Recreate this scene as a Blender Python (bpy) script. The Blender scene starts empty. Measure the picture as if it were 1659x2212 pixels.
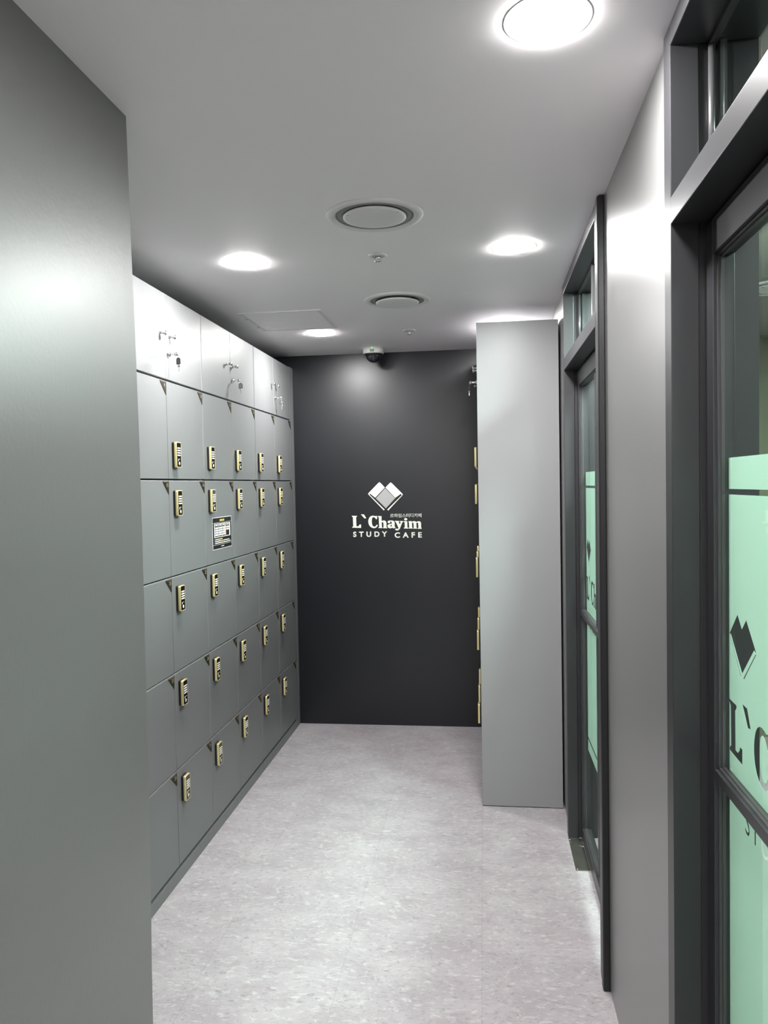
import bpy, bmesh, math, random
from mathutils import Matrix, Vector

# ------------------------------------------------------------------ camera, light, exposure
scene = bpy.context.scene
COL = scene.collection
YAW, PITCH, ROLL, FPX, EYE = -0.1287, -0.0353, -0.0183, 1672.6, 1.55

def cam_axes():
    cy, sy = math.cos(YAW), math.sin(YAW)
    f, r, u = Vector((sy, cy, 0)), Vector((cy, -sy, 0)), Vector((0, 0, 1))
    cp, sp = math.cos(PITCH), math.sin(PITCH)
    f2, u2 = f*cp + u*sp, u*cp - f*sp
    cr, sr = math.cos(ROLL), math.sin(ROLL)
    return r*cr + u2*sr, u2*cr - r*sr, f2
_r, _u, _f = cam_axes()
cd = bpy.data.cameras.new('camera')
cam = bpy.data.objects.new('camera', cd); COL.objects.link(cam)
m = Matrix((( _r.x, _u.x, -_f.x, 0), (_r.y, _u.y, -_f.y, 0), (_r.z, _u.z, -_f.z, EYE), (0, 0, 0, 1)))
cam.matrix_world = m
cd.sensor_fit = 'VERTICAL'; cd.sensor_height = 24; cd.lens = 24*FPX/2212
cd.clip_start = 0.02
scene.camera = cam

world = bpy.data.worlds.new('world'); scene.world = world
world.use_nodes = True
world.node_tree.nodes['Background'].inputs[0].default_value = (0.5, 0.5, 0.5, 1)
world.node_tree.nodes['Background'].inputs[1].default_value = 0.02

scene.view_settings.view_transform = 'Standard'
scene.view_settings.look = 'None'
scene.view_settings.gamma = 1
scene.view_settings.exposure = 0.24
scene.view_settings.use_curve_mapping = False
scene.cycles.max_bounces = 14
scene.cycles.diffuse_bounces = 8
scene.cycles.transparent_max_bounces = 16
scene.cycles.sample_clamp_indirect = 6
scene.cycles.use_denoising = True
scene.cycles.caustics_reflective = False

LAMP = 345.0              # radiance of the corridor downlights
LOBBY_FILL = 42.0              # radiance of the unseen fill panels added behind the camera to brighten the ceiling
FAR_LAMP = 185.0          # radiance of the panel close behind the far glass door
ROOM_LAMP = 80.0          # radiance of the ceiling panels in the room behind the glass doors

H = 2.386                 # ceiling
YB = 4.9015               # back wall
XL = -1.2096              # locker fronts, left
XR = 0.361                # right wall
XW, YW = -0.780, 1.680    # near left wall, its corner

# ------------------------------------------------------------------ materials
def mat(name, color, rough=0.5, metal=0.0, spec=0.5, coat=0.0, bump=None, vary=None):
    mt = bpy.data.materials.new(name); mt.use_nodes = True
    nt = mt.node_tree; b = nt.nodes['Principled BSDF']
    b.inputs['Base Color'].default_value = (*color, 1)
    b.inputs['Roughness'].default_value = rough
    b.inputs['Metallic'].default_value = metal
    b.inputs['Specular IOR Level'].default_value = spec
    b.inputs['Coat Weight'].default_value = coat
    tc = nt.nodes.new('ShaderNodeTexCoord')
    if vary:                                   # (scale, amount, stretch) soft colour variation
        mp = nt.nodes.new('ShaderNodeMapping'); mp.inputs['Scale'].default_value = vary[2]
        nt.links.new(tc.outputs['Object'], mp.inputs[0])
        n = nt.nodes.new('ShaderNodeTexNoise'); n.inputs['Scale'].default_value = vary[0]
        n.inputs['Detail'].default_value = 4
        nt.links.new(mp.outputs[0], n.inputs['Vector'])
        rm = nt.nodes.new('ShaderNodeMapRange')
        rm.inputs['To Min'].default_value = 1-vary[1]; rm.inputs['To Max'].default_value = 1+vary[1]
        nt.links.new(n.outputs['Fac'], rm.inputs['Value'])
        mx = nt.nodes.new('ShaderNodeMix'); mx.data_type = 'RGBA'; mx.blend_type = 'MULTIPLY'
        mx.inputs[0].default_value = 1
        mx.inputs[6].default_value = (*color, 1)
        nt.links.new(rm.outputs[0], mx.inputs[7])
        nt.links.new(mx.outputs[2], b.inputs['Base Color'])
    if bump:                                   # (scale, strength, distance)
        n = nt.nodes.new('ShaderNodeTexNoise'); n.inputs['Scale'].default_value = bump[0]
        n.inputs['Detail'].default_value = 3
        nt.links.new(tc.outputs['Object'], n.inputs['Vector'])
        bp = nt.nodes.new('ShaderNodeBump'); bp.inputs['Strength'].default_value = bump[1]
        bp.inputs['Distance'].default_value = bump[2]
        nt.links.new(n.outputs['Fac'], bp.inputs['Height'])
        nt.links.new(bp.outputs[0], b.inputs['Normal'])
    return mt

def emit(name, color, strength):
    mt = bpy.data.materials.new(name); mt.use_nodes = True
    nt = mt.node_tree; nt.nodes.clear()
    e = nt.nodes.new('ShaderNodeEmission'); o = nt.nodes.new('ShaderNodeOutputMaterial')
    e.inputs[0].default_value = (*color, 1); e.inputs[1].default_value = strength
    nt.links.new(e.outputs[0], o.inputs[0])
    return mt

def glass_mat(name, tint):
    mt = bpy.data.materials.new(name); mt.use_nodes = True
    nt = mt.node_tree; nt.nodes.clear()
    o = nt.nodes.new('ShaderNodeOutputMaterial')
    t = nt.nodes.new('ShaderNodeBsdfTransparent'); t.inputs[0].default_value = (*tint, 1)
    g = nt.nodes.new('ShaderNodeBsdfGlossy'); g.inputs['Roughness'].default_value = 0.02
    # Schlick reflectance on the face turned to the ray, clear on the way out of the pane
    lw = nt.nodes.new('ShaderNodeLayerWeight'); lw.inputs[0].default_value = 0.5
    p5 = nt.nodes.new('ShaderNodeMath'); p5.operation = 'POWER'; p5.inputs[1].default_value = 5
    ma = nt.nodes.new('ShaderNodeMath'); ma.operation = 'MULTIPLY_ADD'; ma.inputs[1].default_value = 0.6; ma.inputs[2].default_value = 0.04
    ge = nt.nodes.new('ShaderNodeNewGeometry')
    iv = nt.nodes.new('ShaderNodeMath'); iv.operation = 'SUBTRACT'; iv.inputs[0].default_value = 1
    ml = nt.nodes.new('ShaderNodeMath'); ml.operation = 'MULTIPLY'
    nt.links.new(lw.outputs['Facing'], p5.inputs[0]); nt.links.new(p5.outputs[0], ma.inputs[0])
    nt.links.new(ge.outputs['Backfacing'], iv.inputs[1])
    nt.links.new(ma.outputs[0], ml.inputs[0]); nt.links.new(iv.outputs[0], ml.inputs[1])
    f = ml
    mx = nt.nodes.new('ShaderNodeMixShader')
    nt.links.new(f.outputs[0], mx.inputs[0]); nt.links.new(t.outputs[0], mx.inputs[1])
    nt.links.new(g.outputs[0], mx.inputs[2]); nt.links.new(mx.outputs[0], o.inputs[0])
    return mt

def film_mat(name, color):
    mt = bpy.data.materials.new(name); mt.use_nodes = True
    nt = mt.node_tree; nt.nodes.clear()
    o = nt.nodes.new('ShaderNodeOutputMaterial')
    t = nt.nodes.new('ShaderNodeBsdfTranslucent'); t.inputs[0].default_value = (*color, 1)
    d = nt.nodes.new('ShaderNodeBsdfDiffuse'); d.inputs[0].default_value = (*color, 1)
    mx = nt.nodes.new('ShaderNodeMixShader'); mx.inputs[0].default_value = 0.3
    nt.links.new(t.outputs[0], mx.inputs[1]); nt.links.new(d.outputs[0], mx.inputs[2])
    nt.links.new(mx.outputs[0], o.inputs[0])
    return mt

def floor_mat():
    mt = bpy.data.materials.new('marbled_vinyl_tile'); mt.use_nodes = True
    nt = mt.node_tree; b = nt.nodes['Principled BSDF']; L = nt.links.new; N = nt.nodes.new
    tc = N('ShaderNodeTexCoord')
    warp = N('ShaderNodeTexNoise'); warp.inputs['Scale'].default_value = 3.0; warp.inputs['Detail'].default_value = 3
    L(tc.outputs['Object'], warp.inputs['Vector'])
    add = N('ShaderNodeVectorMath'); add.operation = 'MULTIPLY_ADD'
    add.inputs[1].default_value = (0.12, 0.12, 0.0)
    L(warp.outputs['Color'], add.inputs[0]); L(tc.outputs['Object'], add.inputs[2])
    mp = N('ShaderNodeMapping'); mp.inputs['Scale'].default_value = (1.0, 1.5, 1); L(add.outputs[0], mp.inputs[0])
    big = N('ShaderNodeTexNoise'); big.inputs['Scale'].default_value = 5.0; big.inputs['Detail'].default_value = 5
    big.inputs['Roughness'].default_value = 0.6; L(mp.outputs[0], big.inputs['Vector'])
    r1 = N('ShaderNodeValToRGB')
    e = r1.color_ramp.elements
    e[0].position = 0.32; e[0].color = (0.305, 0.278, 0.292, 1)
    e[1].position = 0.70; e[1].color = (0.385, 0.365, 0.375, 1)
    k = e.new(0.5); k.color = (0.345, 0.320, 0.333, 1)
    L(big.outputs['Fac'], r1.inputs[0])
    # pale chalky veins
    mp2 = N('ShaderNodeMapping'); mp2.inputs['Scale'].default_value = (1.0, 1.9, 1); L(add.outputs[0], mp2.inputs[0])
    v = N('ShaderNodeTexNoise'); v.inputs['Scale'].default_value = 30; v.inputs['Detail'].default_value = 7
    v.inputs['Roughness'].default_value = 0.68; v.inputs['Distortion'].default_value = 0.6
    L(mp2.outputs[0], v.inputs['Vector'])
    r2 = N('ShaderNodeValToRGB'); e = r2.color_ramp.elements
    e[0].position = 0.53; e[0].color = (0, 0, 0, 1); e[1].position = 0.66; e[1].color = (1, 1, 1, 1)
    L(v.outputs['Fac'], r2.inputs[0])
    m1 = N('ShaderNodeMix'); m1.data_type = 'RGBA'; m1.inputs[7].default_value = (0.50, 0.505, 0.492, 1)
    sc = N('ShaderNodeMath'); sc.operation = 'MULTIPLY'; sc.inputs[1].default_value = 0.62
    L(r2.outputs[0], sc.inputs[0]); L(sc.outputs[0], m1.inputs[0]); L(r1.outputs[0], m1.inputs[6])
    # dark short flecks
    v2 = N('ShaderNodeTexNoise'); v2.inputs['Scale'].default_value = 44; v2.inputs['Detail'].default_value = 6
    v2.inputs['Roughness'].default_value = 0.7; v2.inputs['Distortion'].default_value = 1.0
    mp3 = N('ShaderNodeMapping'); mp3.inputs['Scale'].default_value = (1.0, 2.2, 1); mp3.inputs['Location'].default_value = (5, 3, 1)
    L(add.outputs[0], mp3.inputs[0]); L(mp3.outputs[0], v2.inputs['Vector'])
    r3 = N('ShaderNodeValToRGB'); e = r3.color_ramp.elements
    e[0].position = 0.54; e[0].color = (0, 0, 0, 1); e[1].position = 0.66; e[1].color = (1, 1, 1, 1)
    L(v2.outputs['Fac'], r3.inputs[0])
    sc2 = N('ShaderNodeMath'); sc2.operation = 'MULTIPLY'; sc2.inputs[1].default_value = 0.8
    L(r3.outputs[0], sc2.inputs[0])
    m2 = N('ShaderNodeMix'); m2.data_type = 'RGBA'; m2.inputs[7].default_value = (0.206, 0.189, 0.202, 1)
    L(sc2.outputs[0], m2.inputs[0]); L(m1.outputs[2], m2.inputs[6])
    # tile joints
    mp4 = N('ShaderNodeMapping'); mp4.inputs['Location'].default_value = (0.3, 0.027, 0)
    mp4.inputs['Rotation'].default_value = (0, 0, math.pi/2)
    L(tc.outputs['Object'], mp4.inputs[0])
    br = N('ShaderNodeTexBrick'); br.inputs['Scale'].default_value = 1
    br.inputs['Brick Width'].default_value = 0.889; br.inputs['Row Height'].default_value = 0.4445
    br.inputs['Mortar Size'].default_value = 0.0011; br.inputs['Mortar Smooth'].default_value = 0
    br.inputs['Color1'].default_value = (0.97, 0.97, 0.97, 1); br.inputs['Color2'].default_value = (1.03, 1.03, 1.03, 1)
    br.inputs['Mortar'].default_value = (0.86, 0.86, 0.86, 1)
    L(mp4.outputs[0], br.inputs['Vector'])
    m3 = N('ShaderNodeMix'); m3.data_type = 'RGBA'; m3.blend_type = 'MULTIPLY'; m3.inputs[0].default_value = 1
    L(m2.outputs[2], m3.inputs[6]); L(br.outputs['Color'], m3.inputs[7])
    L(m3.outputs[2], b.inputs['Base Color'])
    b.inputs['Roughness'].default_value = 0.55; b.inputs['Specular IOR Level'].default_value = 0.3
    bp = N('ShaderNodeBump'); bp.inputs['Strength'].default_value = 0.15; bp.inputs['Distance'].default_value = 0.002
    L(v.outputs['Fac'], bp.inputs['Height']); L(bp.outputs[0], b.inputs['Normal'])
    return mt

M = {}
M['floor'] = floor_mat()
M['ceiling'] = mat('matt_ceiling_paint', (0.94, 0.90, 0.925), 0.5, spec=0.35, bump=(220, 0.06, 0.001))
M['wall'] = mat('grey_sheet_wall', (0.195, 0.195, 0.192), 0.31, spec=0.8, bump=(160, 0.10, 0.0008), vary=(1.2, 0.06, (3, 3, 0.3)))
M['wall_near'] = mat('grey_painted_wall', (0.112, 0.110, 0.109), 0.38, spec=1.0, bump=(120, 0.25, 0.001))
M['backwall'] = mat('black_sheet_wall', (0.006, 0.0072, 0.0102), 0.36, spec=0.55, bump=(90, 0.16, 0.0012), vary=(1.5, 0.25, (4, 1, 0.4)))
M['laminate'] = mat('grey_laminate', (0.158, 0.162, 0.165), 0.46, spec=0.40, bump=(400, 0.03, 0.0005), vary=(1.0, 0.04, (1, 3, 0.4)))
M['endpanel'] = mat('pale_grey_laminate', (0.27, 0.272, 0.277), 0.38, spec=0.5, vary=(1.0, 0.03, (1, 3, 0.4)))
M['edge'] = mat('lit_edge_band', (0.55, 0.555, 0.555), 0.35)
M['core'] = mat('shaded_carcass', (0.03, 0.03, 0.032), 0.6)  # darkened to carry the shade in the gaps between doors
M['frame'] = mat('charcoal_metal', (0.026, 0.026, 0.029), 0.36, metal=0.0, spec=0.5, bump=(500, 0.05, 0.0004))
M['bead'] = mat('charcoal_bead', (0.045, 0.045, 0.046), 0.28, spec=0.6)
M['black'] = mat('black_plastic', (0.012, 0.012, 0.013), 0.35)
M['gold'] = mat('brushed_gold', (0.86, 0.74, 0.36), 0.30, metal=0.55)
M['panel'] = mat('glossy_black_panel', (0.010, 0.008, 0.008), 0.15)
M['key_white'] = mat('white_print', (0.85, 0.86, 0.82), 0.5)
M['plate'] = mat('dark_bronze_plate', (0.012, 0.010, 0.007), 0.5, spec=0.25)
M['digits'] = mat('gold_digits', (0.42, 0.36, 0.20), 0.4)
M['chrome'] = mat('chrome', (0.82, 0.81, 0.79), 0.10, metal=1.0)
M['steel'] = mat('worn_steel', (0.30, 0.30, 0.26), 0.38, metal=1.0, vary=(12, 0.35, (1, 1, 1)))
M['white'] = mat('white_plastic', (0.66, 0.66, 0.65), 0.4)
M['vent'] = mat('vent_enamel', (0.78, 0.76, 0.77), 0.4)
M['vent_in'] = mat('shaded_vent_throat', (0.22, 0.215, 0.22), 0.6)  # recess shade put into the colour of a flat ring
M['logo'] = mat('ivory_letter', (0.80, 0.83, 0.74), 0.5)
M['logo_grey'] = mat('grey_letter', (0.40, 0.40, 0.40), 0.5)
M['glass'] = glass_mat('greenish_glass', (0.90, 0.97, 0.94))
M['film'] = film_mat('frosted_green_film', (0.82, 0.94, 0.87))
M['white_wall'] = mat('white_lobby_wall', (0.82, 0.81, 0.80), 0.7)
M['room_wall'] = mat('olive_room_wall', (0.19, 0.20, 0.14), 0.8)
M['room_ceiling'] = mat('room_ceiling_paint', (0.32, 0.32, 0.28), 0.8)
M['lamp'] = emit('led_diffuser', (1.0, 0.985, 0.975), LAMP)
M['far_room_lamp'] = emit('far_room_led_panel', (0.90, 1.0, 0.96), FAR_LAMP)
M['room_lamp'] = emit('room_led_panel', (0.93, 1.0, 0.95), ROOM_LAMP)
M['lobby_fill'] = emit('lobby_fill_emission', (1.0, 0.99, 0.97), LOBBY_FILL)
M['led'] = emit('green_led', (0.25, 1.0, 0.12), 1.1)
M['yellow'] = mat('yellow_print', (0.85, 0.62, 0.15), 0.5)
M['skin'] = mat('pink_print', (0.80, 0.50, 0.42), 0.5)
M['wood'] = mat('raw_wood', (0.62, 0.42, 0.22), 0.7)
M['navy'] = mat('navy_badge', (0.02, 0.04, 0.08), 0.4)
M['dome'] = mat('smoked_dome', (0.010, 0.009, 0.014), 0.06, spec=0.8)
M['tag'] = mat('key_tag_grey', (0.10, 0.11, 0.11), 0.4)

# ------------------------------------------------------------------ helpers
def link(name, mesh, parent=None, loc=(0, 0, 0)):
    o = bpy.data.objects.new(name, mesh); COL.objects.link(o)
    o.location = loc
    if parent: o.parent = parent
    return o

def empty(name, loc=(0, 0, 0), rz=0.0):
    o = bpy.data.objects.new(name, None); COL.objects.link(o)
    o.location = loc; o.rotation_euler = (0, 0, rz); o.empty_display_size = 0.05
    return o

def tag(o, label=None, cat=None, group=None, kind=None):
    if label: o['label'] = label
    if cat: o['category'] = cat
    if group: o['group'] = group
    if kind: o['kind'] = kind
    return o

class MB:
    """collects shapes, built as one mesh"""
    def __init__(s): s.bm = bmesh.new()
    def _merge(s, t, mi, smooth=False):
        for f in t.faces: f.material_index = mi; f.smooth = smooth
        me = bpy.data.meshes.new('tmp'); t.to_mesh(me); t.free()
        s.bm.from_mesh(me); bpy.data.meshes.remove(me)
    def box(s, x0, x1, y0, y1, z0, z1, mi=0, bev=0.0, seg=2):
        t = bmesh.new(); bmesh.ops.create_cube(t, size=1)
        for v in t.verts:
            v.co = Vector(((x0+x1)/2 + v.co.x*(x1-x0), (y0+y1)/2 + v.co.y*(y1-y0), (z0+z1)/2 + v.co.z*(z1-z0)))
        if bev: bmesh.ops.bevel(t, geom=t.edges[:], offset=bev, segments=seg, affect='EDGES', profile=0.5)
        s._merge(t, mi); return s
    def prism(s, pts, a, b, axis='x', mi=0, bev=0.0):
        """polygon pts extruded from a to b along axis; pts are (y,z) for x, (x,z) for y, (x,y) for z"""
        t = bmesh.new()
        def P(p, d): return {'x': (d, p[0], p[1]), 'y': (p[0], d, p[1]), 'z': (p[0], p[1], d)}[axis]
        v0 = [t.verts.new(P(p, a)) for p in pts]; v1 = [t.verts.new(P(p, b)) for p in pts]
        n = len(pts)
        t.faces.new(v0); t.faces.new(v1[::-1])
        for i in range(n): t.faces.new((v0[i], v1[i], v1[(i+1) % n], v0[(i+1) % n]))
        bmesh.ops.recalc_face_normals(t, faces=t.faces[:])
        bmesh.ops.triangulate(t, faces=[f for f in t.faces if len(f.verts) > 4])
        s._merge(t, mi); return s
    def lathe(s, prof, origin=(0, 0, 0), axis='z', mi=0, n=32, smooth=True):
        """prof: (radius, height) list revolved round axis"""
        t = bmesh.new(); rings = []
        for r, h in prof:
            ring = []
            for i in range(n):
                a = 2*math.pi*i/n; c, d = r*math.cos(a), r*math.sin(a)
                p = {'z': (c, d, h), 'x': (h, c, d), 'y': (c, h, d)}[axis]
                ring.append(t.verts.new((origin[0]+p[0], origin[1]+p[1], origin[2]+p[2])))
            rings.append(ring)
        for a, b in zip(rings[:-1], rings[1:]):
            for i in range(n): t.faces.new((a[i], a[(i+1) % n], b[(i+1) % n], b[i]))
        if prof[0][0] > 1e-6: t.faces.new(rings[0])
        if prof[-1][0] > 1e-6: t.faces.new(rings[-1])
        bmesh.ops.remove_doubles(t, verts=t.verts[:], dist=1e-7)
        bmesh.ops.recalc_face_normals(t, faces=t.faces[:])
        s._merge(t, mi, smooth); return s
    def ring(s, prof, origin=(0, 0, 0), mi=0, n=48, axis='z'):
        """closed profile revolved (torus like)"""
        t = bmesh.new(); rings = []
        for r, h in prof:
            rr = []
            for i in range(n):
                a = 2*math.pi*i/n; c, d = r*math.cos(a), r*math.sin(a)
                p = {'z': (c, d, h), 'x': (h, c, d), 'y': (c, h, d)}[axis]
                rr.append(t.verts.new((origin[0]+p[0], origin[1]+p[1], origin[2]+p[2])))
            rings.append(rr)
        k = len(rings)
        for j in range(k):
            a, b = rings[j], rings[(j+1) % k]
            for i in range(n): t.faces.new((a[i], a[(i+1) % n], b[(i+1) % n], b[i]))
        bmesh.ops.recalc_face_normals(t, faces=t.faces[:])
        s._merge(t, mi, True); return s
    def tube(s, pts, r, mi=0, n=10):
        t = bmesh.new(); pts = [Vector(p) for p in pts]; rings = []
        for i, p in enumerate(pts):
            d = (pts[min(i+1, len(pts)-1)] - pts[max(i-1, 0)]).normalized()
            up = Vector((0, 0, 1)) if abs(d.z) < 0.9 else Vector((0, 1, 0))
            a = d.cross(up).normalized(); b = d.cross(a)
            rings.append([t.verts.new(p + a*r*math.cos(2*math.pi*k/n) + b*r*math.sin(2*math.pi*k/n)) for k in range(n)])
        for a, b in zip(rings[:-1], rings[1:]):
            for i in range(n): t.faces.new((a[i], a[(i+1) % n], b[(i+1) % n], b[i]))
        t.faces.new(rings[0]); t.faces.new(rings[-1])
        bmesh.ops.recalc_face_normals(t, faces=t.faces[:])
        s._merge(t, mi, True); return s
    def mesh(s, me, matrix, mi=0):
        t = bmesh.new(); t.from_mesh(me); t.transform(matrix)
        s._merge(t, mi); return s
    def build(s, name, mats, parent=None, loc=(0, 0, 0)):
        me = bpy.data.meshes.new(name); s.bm.to_mesh(me); s.bm.free()
        if not isinstance(mats, (list, tuple)): mats = [mats]
        for q in mats: me.materials.append(q)
        return link(name, me, parent, loc)

def round_rect(y0, y1, z0, z1, r, n=5):
    pts = []
    for cx, cz, a0 in ((y1-r, z1-r, 0), (y0+r, z1-r, 90), (y0+r, z0+r, 180), (y1-r, z0+r, 270)):
        for i in range(n+1):
            a = math.radians(a0 + 90*i/n); pts.append((cx + r*math.cos(a), cz + r*math.sin(a)))
    return pts

def text_mesh(body, bold=0.0, depth=0.0, spacing=1.0):
    cu = bpy.data.curves.new('txt', 'FONT'); cu.body = body; cu.size = 1
    cu.offset = bold; cu.extrude = depth; cu.space_character = spacing; cu.resolution_u = 4
    o = bpy.data.objects.new('txt', cu); COL.objects.link(o)
    dg = bpy.context.evaluated_depsgraph_get()
    me = bpy.data.meshes.new_from_object(o.evaluated_get(dg))
    bpy.data.objects.remove(o); bpy.data.curves.remove(cu)
    xs = [v.co.x for v in me.vertices]; ys = [v.co.y for v in me.vertices]
    return me, (min(xs), max(xs), min(ys), max(ys))

def text_splines(body, bold=0.0, spacing=1.0):
    """outlines of a text as closed point lists"""
    cu = bpy.data.curves.new('txt', 'FONT'); cu.body = body; cu.size = 1
    cu.offset = bold; cu.space_character = spacing
    o = bpy.data.objects.new('txt', cu); COL.objects.link(o)
    for q in bpy.context.selected_objects: q.select_set(False)
    o.select_set(True); bpy.context.view_layer.objects.active = o
    bpy.ops.object.convert(target='CURVE')
    out = []
    for sp in o.data.splines:
        pts = []
        bp = sp.bezier_points
        for i in range(len(bp)):
            a, b = bp[i], bp[(i+1) % len(bp)]
            for k in range(4):
                t = k/4; u = 1-t
                p = a.co*u**3 + a.handle_right*3*u*u*t + b.handle_left*3*u*t*t + b.co*t**3
                pts.append((p.x, p.y))
        out.append(pts)
    bpy.data.objects.remove(o)
    return out

# ------------------------------------------------------------------ lettering outlines (serif word mark), in logo units
def _sc(pts, ox, oy, s): return [(ox + x/s, oy + y/s) for x, y in pts]
def smooth_poly(pts, k=1):
    for _ in range(k):
        q = []
        for i in range(len(pts)):
            a, b = pts[i], pts[(i+1) % len(pts)]
            q.append((a[0]*.75+b[0]*.25, a[1]*.75+b[1]*.25)); q.append((a[0]*.25+b[0]*.75, a[1]*.25+b[1]*.75))
        pts = q
    return pts
_A = (755, 1095, 20.74); _B = (830, 1095, 19.52)
G_L = _sc([(100,318),(332,318),(332,345),(290,385),(298,785),(370,785),(420,745),(440,700),(508,700),(508,852),(108,852),(108,825),(155,790),(145,380),(100,345)], *_A)
G_TICK = _sc([(508,243),(650,243),(748,412),(672,425)], *_A)
G_C = _sc(smooth_poly([(1240,295),(1240,435),(1190,447),(1160,400),(1120,365),(1075,350),(1035,370),(1005,430),(993,540),(1000,660),(1035,750),(1090,780),(1150,765),(1185,730),(1205,685),(1268,690),(1245,760),(1190,815),(1130,845),(1060,845),(980,820),(905,765),(855,680),(835,570),(850,460),(890,370),(950,315),(1030,288),(1100,292),(1160,310),(1200,295)]), *_A)
G_H = _sc([(1268,298),(1435,298),(1437,525),(1470,500),(1540,488),(1600,500),(1640,545),(1652,600),(1652,790),(1682,810),(1682,834),(1492,834),(1492,810),(1520,790),(1515,600),(1500,570),(1470,562),(1440,590),(1448,790),(1468,810),(1468,834),(1285,834),(1285,810),(1325,790),(1310,350),(1268,330)], *_A)
G_A = _sc([(138,520),(150,490),(180,467),(230,455),(320,450),(390,465),(425,500),(435,560),(436,712),(466,728),(470,752),(420,775),(372,777),(340,757),(290,775),(235,782),(190,772),(150,745),(130,695),(145,645),(195,608),(250,592),(315,585),(314,530),(300,500),(272,488),(252,498),(258,520),(245,550),(200,565),(160,557)], *_B)
G_A_HOLE = _sc([(312,622),(280,640),(257,672),(262,702),(290,712),(312,692)], *_B)
G_Y = _sc([(448,463),(627,463),(627,490),(605,505),(655,612),(692,505),(655,490),(655,463),(802,463),(797,490),(757,520),(700,660),(650,790),(600,842),(540,865),(480,855),(450,825),(468,792),(520,785),(560,795),(590,768),(587,740),(490,520),(448,490)], *_B)
G_I = _sc([(818,463),(967,463),(970,720),(1002,740),(1002,770),(820,770),(820,740),(860,720),(855,505),(818,490)], *_B)
G_DOT = [(830+(903+66*math.cos(a*math.pi/9))/19.52, 1095+(383+52*math.sin(a*math.pi/9))/19.52) for a in range(18)]
G_M = _sc([(1013,463),(1150,453),(1155,485),(1210,455),(1270,450),(1320,468),(1345,485),(1400,455),(1460,450),(1510,465),(1540,510),(1545,720),(1564,740),(1564,765),(1398,765),(1398,740),(1430,720),(1420,540),(1395,512),(1365,512),(1345,540),(1350,720),(1370,740),(1370,765),(1208,765),(1208,740),(1235,720),(1225,540),(1200,512),(1178,517),(1160,540),(1165,720),(1182,740),(1182,765),(1018,765),(1018,740),(1045,720),(1035,505),(1013,490)], *_B)
WORD = [G_L, G_TICK, G_C, G_H, G_A, G_Y, G_I, G_DOT, G_M]
_E = (740, 1020, 8.295)
E_LEFT = _sc([(655,150),(673,140),(692,152),(768,232),(592,416),(500,345),(478,370),(466,352),(475,335)], *_E)
E_RIGHT = _sc([(892,150),(873,140),(855,152),(778,232),(952,410),(1050,338),(1072,365),(1088,350),(1075,330)], *_E)
E_MID = _sc([(773,245),(950,418),(780,600),(603,428)], *_E)
E_BARL = _sc([(466,356),(484,358),(758,622),(742,640)], *_E)
E_BARR = _sc([(1088,354),(1070,358),(804,622),(820,640)], *_E)
# logo unit: photo pixel of the back wall, levelled
PXM = 0.447/150.0
def U(p, ox=760, oy=1097, s=PXM, sy=None):
    y = p[1] + (p[0]-760)*0.040        # take out the slope of the line
    return ((p[0]-ox)*s, -(y-oy)*(sy or s))

# ------------------------------------------------------------------ setting
YN = -4.6                                  # rear of the corridor, behind the camera
mb = MB().box(-1.75, 3.0, -.9, 5.1, -0.12, 0.0).box(-3.6, 3.0, YN-.1, -.9, -0.12, 0.0)
tag(mb.build('floor', M['floor']), kind='structure')
mb = MB().box(-1.75, 0.43, -.9, 5.1, H, H+0.1).box(0.43, 3.0, -.9, 5.1, H, H+0.1, mi=1).box(-3.6, 3.0, YN-.1, -.9, H, H+0.1)
tag(mb.build('ceiling', [M['ceiling'], M['room_ceiling']]), kind='structure')
mb = MB().box(-1.75, 0.50, YB, 5.1, 0, H)
tag(mb.build('wall_back', M['backwall']), kind='structure')
mb = MB().box(-3.6, 3.0, YN-.1, YN, 0, H).box(-3.6, -3.5, YN, -.9, 0, H).box(2.9, 3.0, YN, -.9, 0, H).box(-3.6, -1.75, -.9, -.8, 0, H).box(.50, 3.0, -.9, -.8, 0, H)
tag(mb.build('wall_rear', M['white_wall']), kind='structure')
# near left wall with its slight bow
bow = [(0, -.006), (.43, -.0025), (.65, .0012), (1.03, .0042), (1.35, .0050), (1.67, .0045), (1.9, .002), (2.14, -.0018), (H, -.0045)]
pts = [(XW+b, z) for z, b in bow] + [(-1.75, H), (-1.75, 0)]
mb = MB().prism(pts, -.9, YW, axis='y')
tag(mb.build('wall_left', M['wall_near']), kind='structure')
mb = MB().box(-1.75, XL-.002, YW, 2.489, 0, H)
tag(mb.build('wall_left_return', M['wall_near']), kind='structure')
mb = MB().box(-1.75, -1.665, 2.489, YB, 0, H)
tag(mb.build('wall_left_recess', M['backwall']), kind='structure')
D1 = (0.62, 1.51, 0.350, 0.4125)           # door 1: near / far opening edge, frame front, leaf front
D2 = (2.455, 3.39, 0.345, 0.400)
mb = MB()
mb.box(XR, .50, -.9, D1[0]-.05, 0, H).box(XR, .50, D1[1]+.048, D2[0]-.095, 0, H).box(XR, .50, D2[1]+.05, YB, 0, H)
tag(mb.build('wall_right', M['wall']), kind='structure')
mb = MB().box(.50, 3.0, 4.83, 5.1, 0, H).box(2.9, 3.0, -.8, 4.83, 0, H)
tag(mb.build('wall_room', M['room_wall']), kind='structure')

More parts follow.
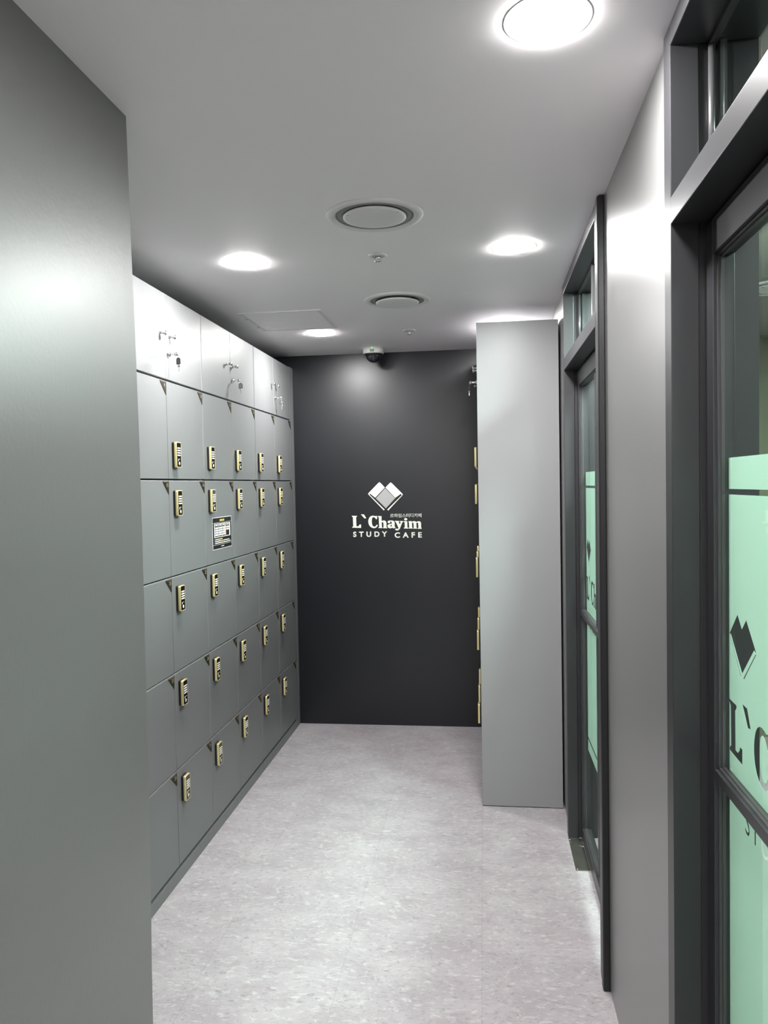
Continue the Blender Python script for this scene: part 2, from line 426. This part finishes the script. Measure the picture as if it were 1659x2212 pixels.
# ------------------------------------------------------------------ glass doors
def film_mesh(name, yA, yB, xf, parent, word_left, seg_bar):
    """frosted film with clear cut-outs; yA near edge, yB far edge, xf its plane"""
    cu = bpy.data.curves.new(name, 'CURVE'); cu.dimensions = '2D'; cu.fill_mode = 'BOTH'
    def add(pts):
        sp = cu.splines.new('POLY'); sp.points.add(len(pts)-1)
        for i, (a, b) in enumerate(pts): sp.points[i].co = (a, b, 0, 1)
        sp.use_cyclic_u = True
    # local: a = distance from far edge towards the viewer (word reads that way), b = height
    W = yB - yA
    for z0, z1 in ((1.531, 1.587), (0.462, 1.521), (0.405, 0.452)):
        add([(0, z0), (W, z0), (W, z1), (0, z1)])
    ux = 0.00044*8.295; uz = 0.00044*8.295
    def place(pts, ox, oz, sx, sz, px0, pz0):
        out = []
        for p in pts:
            y = p[1] + (p[0]-760)*0.040
            out.append((ox + (p[0]-px0)*sx, oz - (y-pz0)*sz))
        return out
    for g in WORD + [G_A_HOLE]:
        q = place(g, word_left, 1.148, ux, uz, 760, 1110.5)
        if max(a for a, b in q) < W-.004: add(q)
        else:
            q = [(min(a, W-.004), b) for a, b in q]
            if min(a for a, b in q) < W-.02: add(q)
    ex, ez = 0.000226*8.295, 0.000211*8.295
    heart = _sc([(466,350),(673,138),(773,238),(873,138),(1090,348),(1060,346),(1045,338),(780,602),(510,345),(490,340)], *_E)
    for g in (heart, _sc([(466,362),(476,362),(752,630),(742,640)], *_E), _sc([(1088,362),(1078,358),(810,630),(820,640)], *_E)):
        add(place(g, word_left, 1.312, ex, ez, 740+466/8.295, 1020+138/8.295+1.6))
    sp = text_splines('STUDY CAFE', 0.012, 1.25)
    xs = [p[0] for s_ in sp for p in s_]; ys = [p[1] for s_ in sp for p in s_]
    kx, kz = 0.40/(max(xs)-min(xs)), 0.042/(max(ys)-min(ys))
    for s_ in sp:
        q = [(word_left+.085+(x-min(xs))*kx, .939+(y-min(ys))*kz) for x, y in s_]
        if max(a for a, b in q) < W-.004: add(q)
    o = bpy.data.objects.new('tmpf', cu); COL.objects.link(o)
    dg = bpy.context.evaluated_depsgraph_get()
    me = bpy.data.meshes.new_from_object(o.evaluated_get(dg))
    bpy.data.objects.remove(o)
    t = bmesh.new(); t.from_mesh(me); bpy.data.meshes.remove(me)
    for v in t.verts: v.co = Vector((xf, yB - v.co.x, v.co.y))
    r = bmesh.ops.extrude_face_region(t, geom=t.faces[:])
    for e in r['geom']:
        if isinstance(e, bmesh.types.BMVert): e.co.x += 0.0003
    bmesh.ops.recalc_face_normals(t, faces=t.faces[:])
    me = bpy.data.meshes.new('frosted_film'); t.to_mesh(me); t.free()
    me.materials.append(M['film'])
    return link('frosted_film', me, parent)

def glass_door(n, D, midbar, handle, near_w, rail):
    y0, y1, xf, xl = D
    root = empty('door_%d' % n, (0, 0, 0)); tag(root, kind='structure')
    xb = .507
    f = MB()
    # jambs: front part, groove, back part
    f.box(xf, xl-.012, y1, y1+.05, 0, H, bev=.0015).box(xl-.012, xb, y1+.005, y1+.05, 0, H)
    f.box(xf, xl-.012, y0-near_w, y0, 0, H, bev=.0015).box(xl-.012, xb, y0-near_w, y0-.005, 0, H)
    f.box(xf, xb, y0, y1, 2.347, H, bev=.0015)
    f.box(xf-.0005, xb, y0, y1, 2.022, 2.071, bev=.0015)
    f.build('door_frame', M['frame'], root)
    if n == 2:
        MB().box(xf-.006, XR, y0-near_w-.001, y0-near_w+.032, 0, H-.003, bev=.004).build('edge_gasket', M['black'], root)
        MB().box(xf-.0015, xf, y0-.036, y0-.022, 0, H-.002).build('groove_shade_strip', M['black'], root)  # raised black strip stands in for the shade of a groove
    # transom: beads and glass
    z0, z1 = 2.071, 2.347; xg = xl+.018
    b = MB(); r = .0065
    for yy in (y0+r, y1-r+.002): b.tube([(xg-.008, yy, z0), (xg-.008, yy, z1)], r, n=12)
    for yy in (y0+.004, y1-.002): b.box(xg+.006, xg+.018, yy-.006, yy+.006, z0, z1)
    b.box(xg-.014, xg, y0, y1, z0, z0+.008).box(xg-.014, xg, y0, y1, z1-.008, z1)
    if midbar: b.box(xg-.016, xg+.010, midbar-.014, midbar+.014, z0, z1, bev=.002)
    b.build('transom_bead', M['bead'], root)
    MB().box(xg, xg+.006, y0, y1, z0, z1).build('transom_pane', M['glass'], root)
    # leaf
    leaf = MB(); t = .038; s = .040
    ya, yb, za, zb = y0+.004, y1-.002, .006, 2.016
    leaf.box(xl, xl+t, yb-s, yb, za, zb, bev=.0012).box(xl, xl+t, ya, ya+s+.01, za, zb, bev=.0012)
    leaf.box(xl, xl+t, ya+s, yb-s, 1.952, zb, bev=.0012).box(xl, xl+t, ya+s, yb-s, za, .060, bev=.0012)
    leaf.box(xl, xl+t, ya+s, yb-s, rail-.020, rail, bev=.0012)
    if midbar: leaf.box(xl+.010, xl+t-.004, midbar-.016, midbar+.016, .060, 1.952, bev=.002)
    lf = leaf.build('door_leaf', M['frame'], root)
    bd = MB()
    for (a, c) in ((.060, rail-.020), (rail, 1.952)):
        for k, w in ((.007, .007), (.0125, .0125)):
            bd.box(xl+k, xl+.018, yb-s-w*.6, yb-s, a, c).box(xl+k, xl+.018, ya+s, ya+s+w*.6, a, c)
            bd.box(xl+k, xl+.018, ya+s, yb-s, a, a+w*.5).box(xl+k, xl+.018, ya+s, yb-s, c-w*.5, c)
    bd.build('glazing_bead', M['bead'], lf)
    MB().box(xl+.018, xl+.026, ya+s, yb-s, .05, 1.96).build('glass', M['glass'], lf)
    film_mesh('film', ya+s, yb-s+.012, xl+.0265, lf, .012, rail)
    if handle:
        h = MB(); hx = xl-.036
        h.tube([(hx, handle, .865), (hx, handle, .885), (hx, handle, 1.165), (hx, handle, 1.182)], .0095, n=14)
        for z in (.92, 1.13): h.tube([(hx, handle, z), (xl+.004, handle, z)], .006)
        h.build('pull_handle', M['black'], lf)
    return root
glass_door(1, D1, None, None, .048, 1.018)
glass_door(2, D2, 2.945, 2.505, .095, 1.002)

# ------------------------------------------------------------------ lockers
ROWZ = [1.968, 1.5844, 1.2047, .8252, .4415, .056]
LOCKZ = [1.682, 1.492, 1.115, .738, .355]
TOPZ = 2.3025
CW = .3876

def lock_meshes():
    b = MB().prism(round_rect(-.024, .024, -.050, .050, .006), 0, .011, 'x')
    o1 = b.build('lock_body', M['black'])
    g = MB(); outer = round_rect(-.0245, .0245, -.0505, .0505, .007); inner = round_rect(-.0216, .0216, -.0472, .0472, .004)
    t = bmesh.new(); n = len(outer); R = []
    ro = round_rect(-.0236, .0236, -.0496, .0496, .006)
    for pts, x in ((outer, .010), (outer, .0175), (ro, .0195), (inner, .0198), (inner, .016)):
        R.append([t.verts.new((x, p[0], p[1])) for p in pts])
    for a, c in zip(R[:-1], R[1:]):
        for i in range(n): t.faces.new((a[i], a[(i+1) % n], c[(i+1) % n], c[i]))
    bmesh.ops.recalc_face_normals(t, faces=t.faces[:])
    g._merge(t, 0, True)
    o2 = g.build('lock_frame', M['gold'])
    k = MB().prism(round_rect(-.0217, .0217, -.0473, .0473, .004), .010, .0192, 'x')
    for r_ in range(4):
        for c in range(3):
            z = .0265 - r_*.0093; y = -.0106 + c*.0106
            k.prism(round_rect(y-.0044, y+.0044, z-.0027, z+.0027, .001, 2), .0192, .0199, 'x', mi=1)
    k.lathe([(.0062, .0192), (.0062, .0199)], (0, .002, -.0335), 'x', mi=1, n=18, smooth=False)
    k.lathe([(.0022, .0199), (.0022, .0202)], (0, .002, -.0335), 'x', mi=0, n=12, smooth=False)
    k.prism([(-.010, -.016), (-.004, -.016), (-.006, -.022), (-.009, -.026)], .0192, .0199, 'x', mi=1)
    k.box(.0192, .0198, .001, .009, -.0172, -.0158, mi=1)
    o3 = k.build('keypad', [M['panel'], M['key_white']])
    out = [o.data for o in (o1, o2, o3)]
    for o in (o1, o2, o3): bpy.data.objects.remove(o)
    return out
LOCK = lock_meshes()

def knob_mesh():
    b = MB().lathe([(.0068, 0), (.0062, .003), (.0038, .006), (.0034, .010), (.0060, .016), (.0098, .0215), (.0098, .0235), (.0060, .0252), (0, .0256)], axis='x', n=20)
    o = b.build('knob', M['chrome']); me = o.data; bpy.data.objects.remove(o); return me
def camlock_mesh():
    b = MB().lathe([(.0105, 0), (.0105, .002), (.0085, .0065), (.0085, .009), (0, .009)], axis='x', n=20)
    b.box(.009, .0093, -.0012, .0012, -.005, .005, mi=1)
    o = b.build('cam_lock', [M['chrome'], M['black']]); me = o.data; bpy.data.objects.remove(o); return me
KNOB, CAML = knob_mesh(), camlock_mesh()

def door_mesh(w, h):
    b = MB().box(-.018, 0, 0, w, 0, h, bev=.0012, seg=1)
    # edge banding: thin strips on door edges, caught light put into the pale colour
    e = .0005
    b.box(-.0165, -.0022, 0.002, w-.002, h-e, h+e*.6, mi=1).box(-.0165, -.0022, -e*.6, e, .002, h-.002, mi=1)
    o = b.build('door', [M['laminate'], M['edge']]); me = o.data; bpy.data.objects.remove(o); return me

_plates = {}
def plate_mesh(num):
    if num in _plates: return _plates[num]
    b = MB().prism([(-.0525, 0), (-.001, 0), (0, -.001), (0, -.049), (-.0015, -.051), (-.054, -.004), (-.0545, -.0015)], 0, .0016, 'x')
    b.prism([(-.050, -.002), (-.002, -.002), (-.002, -.0028), (-.050, -.0028)], .0016, .0018, 'x', mi=1)
    if num:
        me, (x0, x1, y0, y1) = text_mesh(str(num), .0)
        s = .014/(y1-y0); w = (x1-x0)*s
        mtx = Matrix(((0, 0, 1, .0019), (s, 0, 0, -.0085-w/2-.0075-x0*s+.001), (0, s, 0, -.022), (0, 0, 0, 1)))
        b.mesh(me, mtx, 1); bpy.data.meshes.remove(me)
    o = b.build('number_plate', [M['plate'], M['digits']]); me = o.data; bpy.data.objects.remove(o)
    _plates[num] = me; return me

def locker_unit(name, loc, rz, cols, depth, numbers, pairs, cw):
    """cols doors wide, five small doors per column and an upper cupboard; local +x faces the room"""
    root = empty(name, loc, rz)
    W = cols*cw; t = .018
    MB().box(-depth, -.019, t, W-t, .060, TOPZ-.018).build('carcass', M['core'], root)
    MB().box(-depth, -.0185, 0, t, .048, TOPZ, bev=.0008).build('side_panel', M['laminate'], root)
    MB().box(-depth, -.0185, W-t, W, .048, TOPZ, bev=.0008).build('side_panel', M['laminate'], root)
    MB().box(-depth, -.0185, t, W-t, TOPZ-.018, TOPZ).build('top_panel', M['laminate'], root)
    MB().box(-depth, -.0005, 0, W, 0, .047, bev=.001).build('plinth', M['laminate'], root)
    gh = .0033; gv = .0021
    dm = {}
    def door(y0, y1, z0, z1):
        k = (round(y1-y0, 4), round(z1-z0, 4))
        if k not in dm: dm[k] = door_mesh(*k)
        return link('door', dm[k], root, (0, y0, z0))
    for c in range(cols):
        ya = c*cw + (.0030 if c == 0 else gv); yb = (c+1)*cw - (.0030 if c == cols-1 else gv)
        for r in range(5):
            z1 = ROWZ[r]-gh; z0 = ROWZ[r+1]+gh + (.004 if r == 4 else 0)
            d = door(ya, yb, z0, z1)
            for me in LOCK: link(me.name, me, d, (0, .0605, LOCKZ[r]-z0))
            link('number_plate', plate_mesh(numbers(r, c)), d, (0, yb-ya-.0015, z1-z0-.003))
    for a, b in pairs:                       # upper doors: each entry (first col, last col+1) is a pair or a single
        for c in range(a, b):
            ya = c*cw + (.0040 if c == a else .0008); yb = (c+1)*cw - (.0040 if c == b-1 else .0008)
            d = door(ya, yb, ROWZ[0]+gh+.001, TOPZ-.001)
            zz = 2.140 - ROWZ[0]-gh-.001
            if b-a == 2 and c == a: link('knob', KNOB, d, (0, yb-ya-.046, zz))
            else:
                link('knob', KNOB, d, (0, .042, zz))
                link('cam_lock', CAML, d, (0, .024, 2.070-ROWZ[0]-gh-.001))
    return root

Y1 = 4.8077 - 6*CW
for i, lab in enumerate(('grey locker unit nearest the camera, partly hidden by the near left wall',
                         'middle grey locker unit on the left, a black notice stuck to one door',
                         'grey locker unit on the left reaching into the far corner by the black wall')):
    u = locker_unit('locker_unit', (XL, Y1 + i*2*CW, 0), 0, 2, .45, lambda r, c, i=i: 9+6*r+2*i+c, [(0, 2)], CW)
    tag(u, lab, 'locker', 'grey locker units along the left side')
# filler strip between the lockers and the back wall
fl = MB().box(-.018, -.001, 4.8090, 4.8995, 0, TOPZ+.004, bev=.001).box(-.016, .0, 4.858, 4.860, .0, TOPZ).build('filler_panel', M['laminate'], None, (XL, 0, 0))
tag(fl, 'narrow grey filler strip between the last left lockers and the black wall', 'panel')

# right hand block of lockers, seen from its end panel
RX, RY0, RY1 = -.0258, 3.6906, 4.8240
cwr = (RY1-RY0-.018)/3
u = locker_unit('locker_unit', (RX+.0, RY1, 0), math.pi, 3, .378, lambda r, c: None, [(0, 1), (1, 3)], cwr)
tag(u, 'tall grey locker block on the right shown by its plain end panel', 'locker')
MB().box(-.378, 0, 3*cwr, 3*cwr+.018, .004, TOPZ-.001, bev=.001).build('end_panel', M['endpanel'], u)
MB().box(-.36, -.325, 3*cwr-.0, 3*cwr+.012, 0, .004).build('base_shim', M['wood'], u)

# ------------------------------------------------------------------ keys hanging in the upper locks
def key_thing(loc, rz, label, turn=0.0):
    k = empty('key', loc, rz)
    MB().box(.0, .018, -.0011, .0011, -.004, .004, bev=.0004, seg=1).lathe([(.0078, -.0012), (.0078, .0012)], (.025, 0, 0), 'y', n=18).build('key_blade', M['chrome'], k)
    MB().tube([(.031 + .0035*math.cos(a*math.pi/6), .0035*math.sin(a*math.pi/6)*.3, -.006 + .0075*math.sin(a*math.pi/6)) for a in range(13)], .0007, n=6).build('key_ring', M['chrome'], k)
    tg = MB()
    P = [(-.0095, -.013), (.0095, -.013), (.0095, .004)] + [(.0095*math.cos(math.radians(a)), .004+.0085*math.sin(math.radians(a))) for a in range(20, 180, 20)] + [(-.0095, .004)]
    tg.prism(P, -.0012, .0012, 'y'); P2 = [(x*.78, z*.78) for x, z in P]
    tg.prism(P2, -.0016, .0016, 'y', mi=1)
    o = tg.build('key_tag', [M['black'], M['tag']], k, (.033, 0, -.026)); o.rotation_euler = (0, 0, turn)
    s = MB().lathe([(.0055, -.0008), (.0055, .0008)], (0, 0, 0), 'y', n=16).box(-.0022, .0022, -.0008, .0008, -.022, -.003)
    s.build('spare_key', M['chrome'], k, (.033, 0, -.045))
    return tag(k, label, 'key', 'keys hanging from the upper cupboard locks')
for i, lab in enumerate(('key with grey tag hanging in the nearest upper cupboard door on the left',
                         'key with dark tag hanging in the middle pair of upper left cupboard doors',
                         'key with dark tag hanging in the farthest upper left cupboard door')):
    key_thing((XL+.0095, Y1 + i*2*CW + CW + .0248, 2.070), 0, lab, (-.35, .1, .2)[i])
key_thing((RX-.0095, RY1 - 2*cwr - .0248, 2.070), math.pi, 'bunch of keys sticking out beside the top of the right end panel', .6)

# ------------------------------------------------------------------ notice on a locker door
nt_ = empty('notice', (XL+.0002, 3.3385, 1.268)); W_, H_ = .264, .147
MB().box(0, .0006, 0, W_, 0, H_).build('clear_sleeve', M['white'], nt_)
k = MB().box(.0006, .0009, .004, W_-.004, .003, H_-.003)
k.build('printed_sheet', M['black'], nt_)
p = MB()
p.box(.0009, .0011, .004, W_-.004, .1215, .1223).box(.0009, .0011, .004, W_-.004, .0212, .0220)
rnd = random.Random(4)
p.box(.0009, .0011, .022, W_-.022, .0545, .1175)
x = .030
for c in range(4):
    w = .046
    p.box(.0011, .0013, x, x+w, .0575, .1145, mi=1)
    p.box(.0013, .0015, x+.008, x+w-.008, .1075, .1120, mi=0)
    for q in range(4 if c < 3 else 2):
        p.box(.0013, .0015, x+.004, x+w-.004, .0940-q*.0105, .1015-q*.0105, mi=0)
        if q == 1: p.box(.0015, .0016, x+.012, x+w-.012, .0955-q*.0105, .0970-q*.0105, mi=4)
    x += w+.0045
p.prism([(.160, .068), (.172, .066), (.174, .088), (.166, .106), (.158, .104), (.156, .086)], .0015, .0019, 'x', mi=3)
for i, g in enumerate((.100, .110, .120, .132, .142, .152)):
    p.box(.0009, .0012, g, g+.0075, .128, .1365, mi=2)
    p.box(.0012, .0013, g+.002, g+.0055, .1305, .1335, mi=1)
for r_, (z, n_, hl) in enumerate(((.0440, 11, (7, 9)), (.0355, 22, (8, 14)), (.0270, 24, (99, 99)))):
    x = .026; p.lathe([(.0022, .0009), (.0022, .0012)], (0, x, z+.002), 'x', n=8, smooth=False)
    for q in range(n_):
        x += .0088
        p.box(.0009, .0012, x, x+.0055+rnd.random()*.002, z, z+.0038+rnd.random()*.0008, mi=2 if hl[0] <= q < hl[1] else 0)
for q in range(6): p.box(.0009, .0012, .112+q*.0068, .1165+q*.0068, .0100, .0142)
p.build('print', [M['key_white'], M['black'], M['yellow'], M['skin'], M['tag']], nt_)
tag(nt_, 'black instruction notice with small photos stuck on a left locker door', 'notice')

# ------------------------------------------------------------------ sign on the back wall
ws = empty('wall_sign', (-.842, YB-.0005, 1.394))
def flat(name, polys, mt, d=.004, holes=()):
    cu = bpy.data.curves.new(name, 'CURVE'); cu.dimensions = '2D'; cu.fill_mode = 'BOTH'; cu.extrude = d/2
    for g in list(polys)+list(holes):
        q = [U(p_) for p_ in g]
        sp = cu.splines.new('POLY'); sp.points.add(len(q)-1)
        for i, (a, b) in enumerate(q): sp.points[i].co = (a, b, 0, 1)
        sp.use_cyclic_u = True
    o = bpy.data.objects.new('tmpc', cu); COL.objects.link(o)
    dg = bpy.context.evaluated_depsgraph_get()
    me = bpy.data.meshes.new_from_object(o.evaluated_get(dg)); bpy.data.objects.remove(o)
    me.transform(Matrix(((1, 0, 0, 0), (0, 0, 1, -d/2), (0, 1, 0, 0), (0, 0, 0, 1))))
    me.materials.clear(); me.materials.append(mt)
    return link(name, me, ws)
flat('emblem_panel', [E_LEFT], M['logo']); flat('emblem_panel', [E_RIGHT], M['logo'])
flat('emblem_bar', [E_BARL], M['logo']); flat('emblem_bar', [E_BARR], M['logo'])
flat('emblem_centre', [E_MID], M['logo_grey'])
for nm, g, h_ in (('letter', G_L, ()), ('letter', G_TICK, ()), ('letter', G_C, ()), ('letter', G_H, ()), ('letter', G_A, (G_A_HOLE,)), ('letter', G_Y, ()), ('letter', G_M, ())):
    flat(nm, [g], M['logo'], holes=h_)
flat('letter', [G_I, G_DOT], M['logo'])
def sign_text(body, px0, px1, py0, py1, bold, spacing, name):
    me, (x0, x1, y0, y1) = text_mesh(body, bold, 0.0, spacing)
    X0, _ = U((px0, py1)); X1, _ = U((px1, py0))
    Z0 = U(((px0+px1)/2, py1))[1]; Z1 = U(((px0+px1)/2, py0))[1]
    sx, sz = (X1-X0)/(x1-x0), (Z1-Z0)/(y1-y0)
    b = MB(); t = bmesh.new(); t.from_mesh(me); bpy.data.meshes.remove(me)
    r = bmesh.ops.extrude_face_region(t, geom=t.faces[:])
    for e in r['geom']:
        if isinstance(e, bmesh.types.BMVert): e.co.z += 1
    for v in t.verts: v.co = Vector((X0+(v.co.x-x0)*sx, -.0035*v.co.z, Z0+(v.co.y-y0)*sz))
    bmesh.ops.recalc_face_normals(t, faces=t.faces[:])
    b._merge(t, 0); return b.build(name, M['logo'], ws)
S = lambda cx, cy: (740+cx/8.295, 1020+cy/8.295)
sign_text('STUDY', *[S(182, 0)[0], S(795, 0)[0]], S(0, 1021)[1], S(0, 1118)[1], .032, 1.75, 'word')
sign_text('CAFE', *[S(928, 0)[0], S(1412, 0)[0]], S(0, 1014)[1], S(0, 1112)[1], .032, 1.75, 'word')
sign_text('르하임스터디카페', S(855, 0)[0], S(1412, 0)[0], S(0, 683)[1], S(0, 752)[1], .004, 1.0, 'korean_line')
tag(ws, 'pale emblem with cafe name lettering fixed on the black back wall', 'sign')

# ------------------------------------------------------------------ ceiling fittings
def downlight(loc, label):
    r = empty('ceiling_light', loc)
    MB().ring([(.0752, .0), (.0800, .0), (.0802, -.0004), (.0790, -.0008), (.0760, -.0008), (.0752, -.0006)], n=48).build('trim_ring', M['white'], r)
    MB().lathe([(.0753, -.0007), (.0742, -.0022), (.066, -.0036), (.040, -.0048), (.0, -.0054)], n=48).build('diffuser', M['lamp'], r)
    return tag(r, label, 'ceiling light', 'round ceiling downlights')
downlight((.126, 1.460, H), 'large-looking round downlight at the upper right, nearest the camera')
downlight((.118, 2.826, H), 'round downlight on the right in front of the end panel')
downlight((-.870, 2.832, H), 'round downlight above the left lockers, nearer of that row')
downlight((-.875, 4.203, H), 'small round downlight beside the square ceiling hatch')
downlight((.125, 4.200, H), 'round downlight hidden above the right locker block, its glow showing')
downlight((.126, .090, H), 'round downlight behind the camera, out of the picture')
def lobby_fill_panel(loc, label):
    r = empty('lobby_fill_light', loc)
    MB().box(-.32, .32, -.32, .32, -.012, 0).build('lamp_frame', M['white'], r)
    MB().box(-.30, .30, -.30, .30, -.016, -.012).build('lamp_panel', M['lobby_fill'], r)
    return tag(r, label, 'ceiling light', 'unseen fill panels added behind the camera')
lobby_fill_panel((-.7, -1.9, H), 'unseen square fill panel added behind the camera, nearer one')
lobby_fill_panel((-.7, -3.4, H), 'unseen square fill panel added behind the camera, farther one')

def vent(loc, label, drop, group='round ceiling vents'):
    r = empty('ceiling_vent', loc)
    MB().ring([(.152, 0), (.150, -.003), (.138, -.0062), (.124, -.0055), (.1205, .0), (.1205, .001), (.13, .0008)], n=64).build('vent_ring', M['vent'], r)
    MB().ring([(.1215, -.0022), (.1215, -.0005), (.080, -.0003), (.080, -.0012)], n=64).build('throat', M['vent_in'], r)
    MB().lathe([(.0, -.003-drop), (.05, -.0035-drop), (.088, -.002-drop), (.0985, .001-drop), (.0985, .0035-drop), (.09, .004-drop), (.03, .0035-drop), (0, .0035-drop)], n=64).build('vent_disc', M['vent'], r)
    s = MB()
    for a in range(3):
        an = math.radians(90+120*a); c, d = math.cos(an), math.sin(an)
        s.box(.084*c-.006, .084*c+.006, .084*d-.003, .084*d+.003, -.006-drop*.5, -.0005)
    s.build('vent_bracket', M['black'], r)
    return tag(r, label, 'vent', group)
vent((-.325, 2.415, H), 'larger-looking round white air vent in the middle of the ceiling', .008)
vent((-.378, 3.530, H), 'farther round white air vent, between the two sprinklers', .014)
vent((1.29, 3.63, H), 'round vent glimpsed through the clear glass of the nearest door', .006)

def sprinkler(loc, label):
    r = empty('sprinkler', loc)
    MB().lathe([(.034, 0), (.036, -.002), (.033, -.0045), (.016, -.007), (.013, -.004), (0, -.004)], n=32).build('cover_plate', M['white'], r)
    MB().lathe([(.006, -.004), (.006, -.012), (.0035, -.014), (.0035, -.020), (.0125, -.021), (.0125, -.0225), (0, -.0235)], n=20).build('sprinkler_head', M['chrome'], r)
    return tag(r, label, 'sprinkler', 'ceiling sprinklers')
sprinkler((-.372, 2.828, H), 'small sprinkler head between the two round vents')
sprinkler((-.390, 4.222, H), 'far small sprinkler head beyond the second round vent')

hatch = empty('access_hatch', (-.960, 3.85, H))
f = MB(); a_, b_ = .203, .218
f.box(-a_, a_, b_-.016, b_, -.005, 0, bev=.001).box(-a_, a_, -b_, -b_+.016, -.005, 0, bev=.001)
f.box(-a_, -a_+.018, -b_+.016, b_-.016, -.005, 0, bev=.001).box(a_-.018, a_, -b_+.016, b_-.016, -.005, 0, bev=.001)
f.build('hatch_frame', M['vent'], hatch)
MB().box(-a_+.020, a_-.020, -b_+.018, b_-.018, -.003, 0, bev=.001).build('hatch_panel', M['ceiling'], hatch)
for yy in (-.10, .10):
    MB().lathe([(.005, -.005), (.004, -.0075), (0, -.008)], (-a_+.009, yy, 0), n=12).build('screw', M['chrome'], hatch)
tag(hatch, 'square white access hatch in the ceiling above the left lockers', 'hatch')

cm = empty('security_camera', (-.662, 4.745, H))
MB().lathe([(.0615, 0), (.0635, -.006), (.0640, -.030), (.0600, -.0335), (.046, -.0335), (.046, -.03), (0, -.03)], n=48).build('housing', M['white'], cm)
MB().lathe([(.0595, -.0332), (.054, -.040), (.047, -.043), (.0465, -.0465)], n=48).build('shroud', M['black'], cm)
MB().lathe([(.0455, -.040)] + [(.0455*math.cos(math.radians(q)), -.044-.042*math.sin(math.radians(q))) for q in range(0, 91, 10)], n=40).build('dome', M['dome'], cm)
bdg = MB().box(-.011, .011, -.0665, -.060, -.027, -.0125)
me, (x0, x1, y0, y1) = text_mesh('ADT', .02)
s = .016/(x1-x0)
bdg.mesh(me, Matrix(((s, 0, 0, -.008-x0*s), (0, 0, -1, -.0668), (0, s, 0, -.023-y0*s), (0, 0, 0, 1))), 1); bpy.data.meshes.remove(me)
bdg.build('badge', [M['navy'], M['key_white']], cm)
MB().prism([(-.006, -.0115), (.006, -.0115), (.003, -.002), (-.003, -.002)], -.0665, -.060, 'y').build('status_light', M['led'], cm)
tag(cm, 'white dome security camera with green light at the top of the black wall', 'security camera')

# ------------------------------------------------------------------ floor hinge plate by the far glass door
pl = empty('floor_plate', (0, 0, 0))
MB().box(.343, .400, 3.098, 3.386, 0, .002, bev=.0006, seg=1).build('plate', M['steel'], pl)
for yy, xx in ((3.368, .349), (3.345, .350), (3.112, .351)):
    MB().lathe([(.0045, .002), (.0038, .0036), (0, .0038)], (xx, yy, 0), n=12).build('screw', M['chrome'], pl)
MB().ring([(.022, .002), (.0205, .0032), (.019, .002)], (.398, 3.325, 0), n=24).ring([(.016, .002), (.0145, .003), (.013, .002)], (.398, 3.325, 0), n=24).build('pivot_ring', M['chrome'], pl)
tag(pl, 'worn metal hinge plate with screws in the floor under the far glass door', 'metal plate')

# ------------------------------------------------------------------ lamps in the room behind the glass
def room_panel(loc, sx, sy, label, mt='room_lamp'):
    r = empty('room_light', loc)
    MB().box(-sx-.012, sx+.012, -sy-.012, sy+.012, -.012, 0).build('lamp_frame', M['white'], r)
    MB().box(-sx, sx, -sy, sy, -.016, -.012).build('lamp_panel', M[mt], r)
    return tag(r, label, 'ceiling light', 'ceiling panels in the room behind the glass')
room_panel((.79, 2.98, H), .10, .36, 'ceiling panel in the side room behind the far glass door', 'far_room_lamp')
room_panel((1.25, .95, H), .15, .30, 'ceiling panel in the side room behind the nearest glass door')
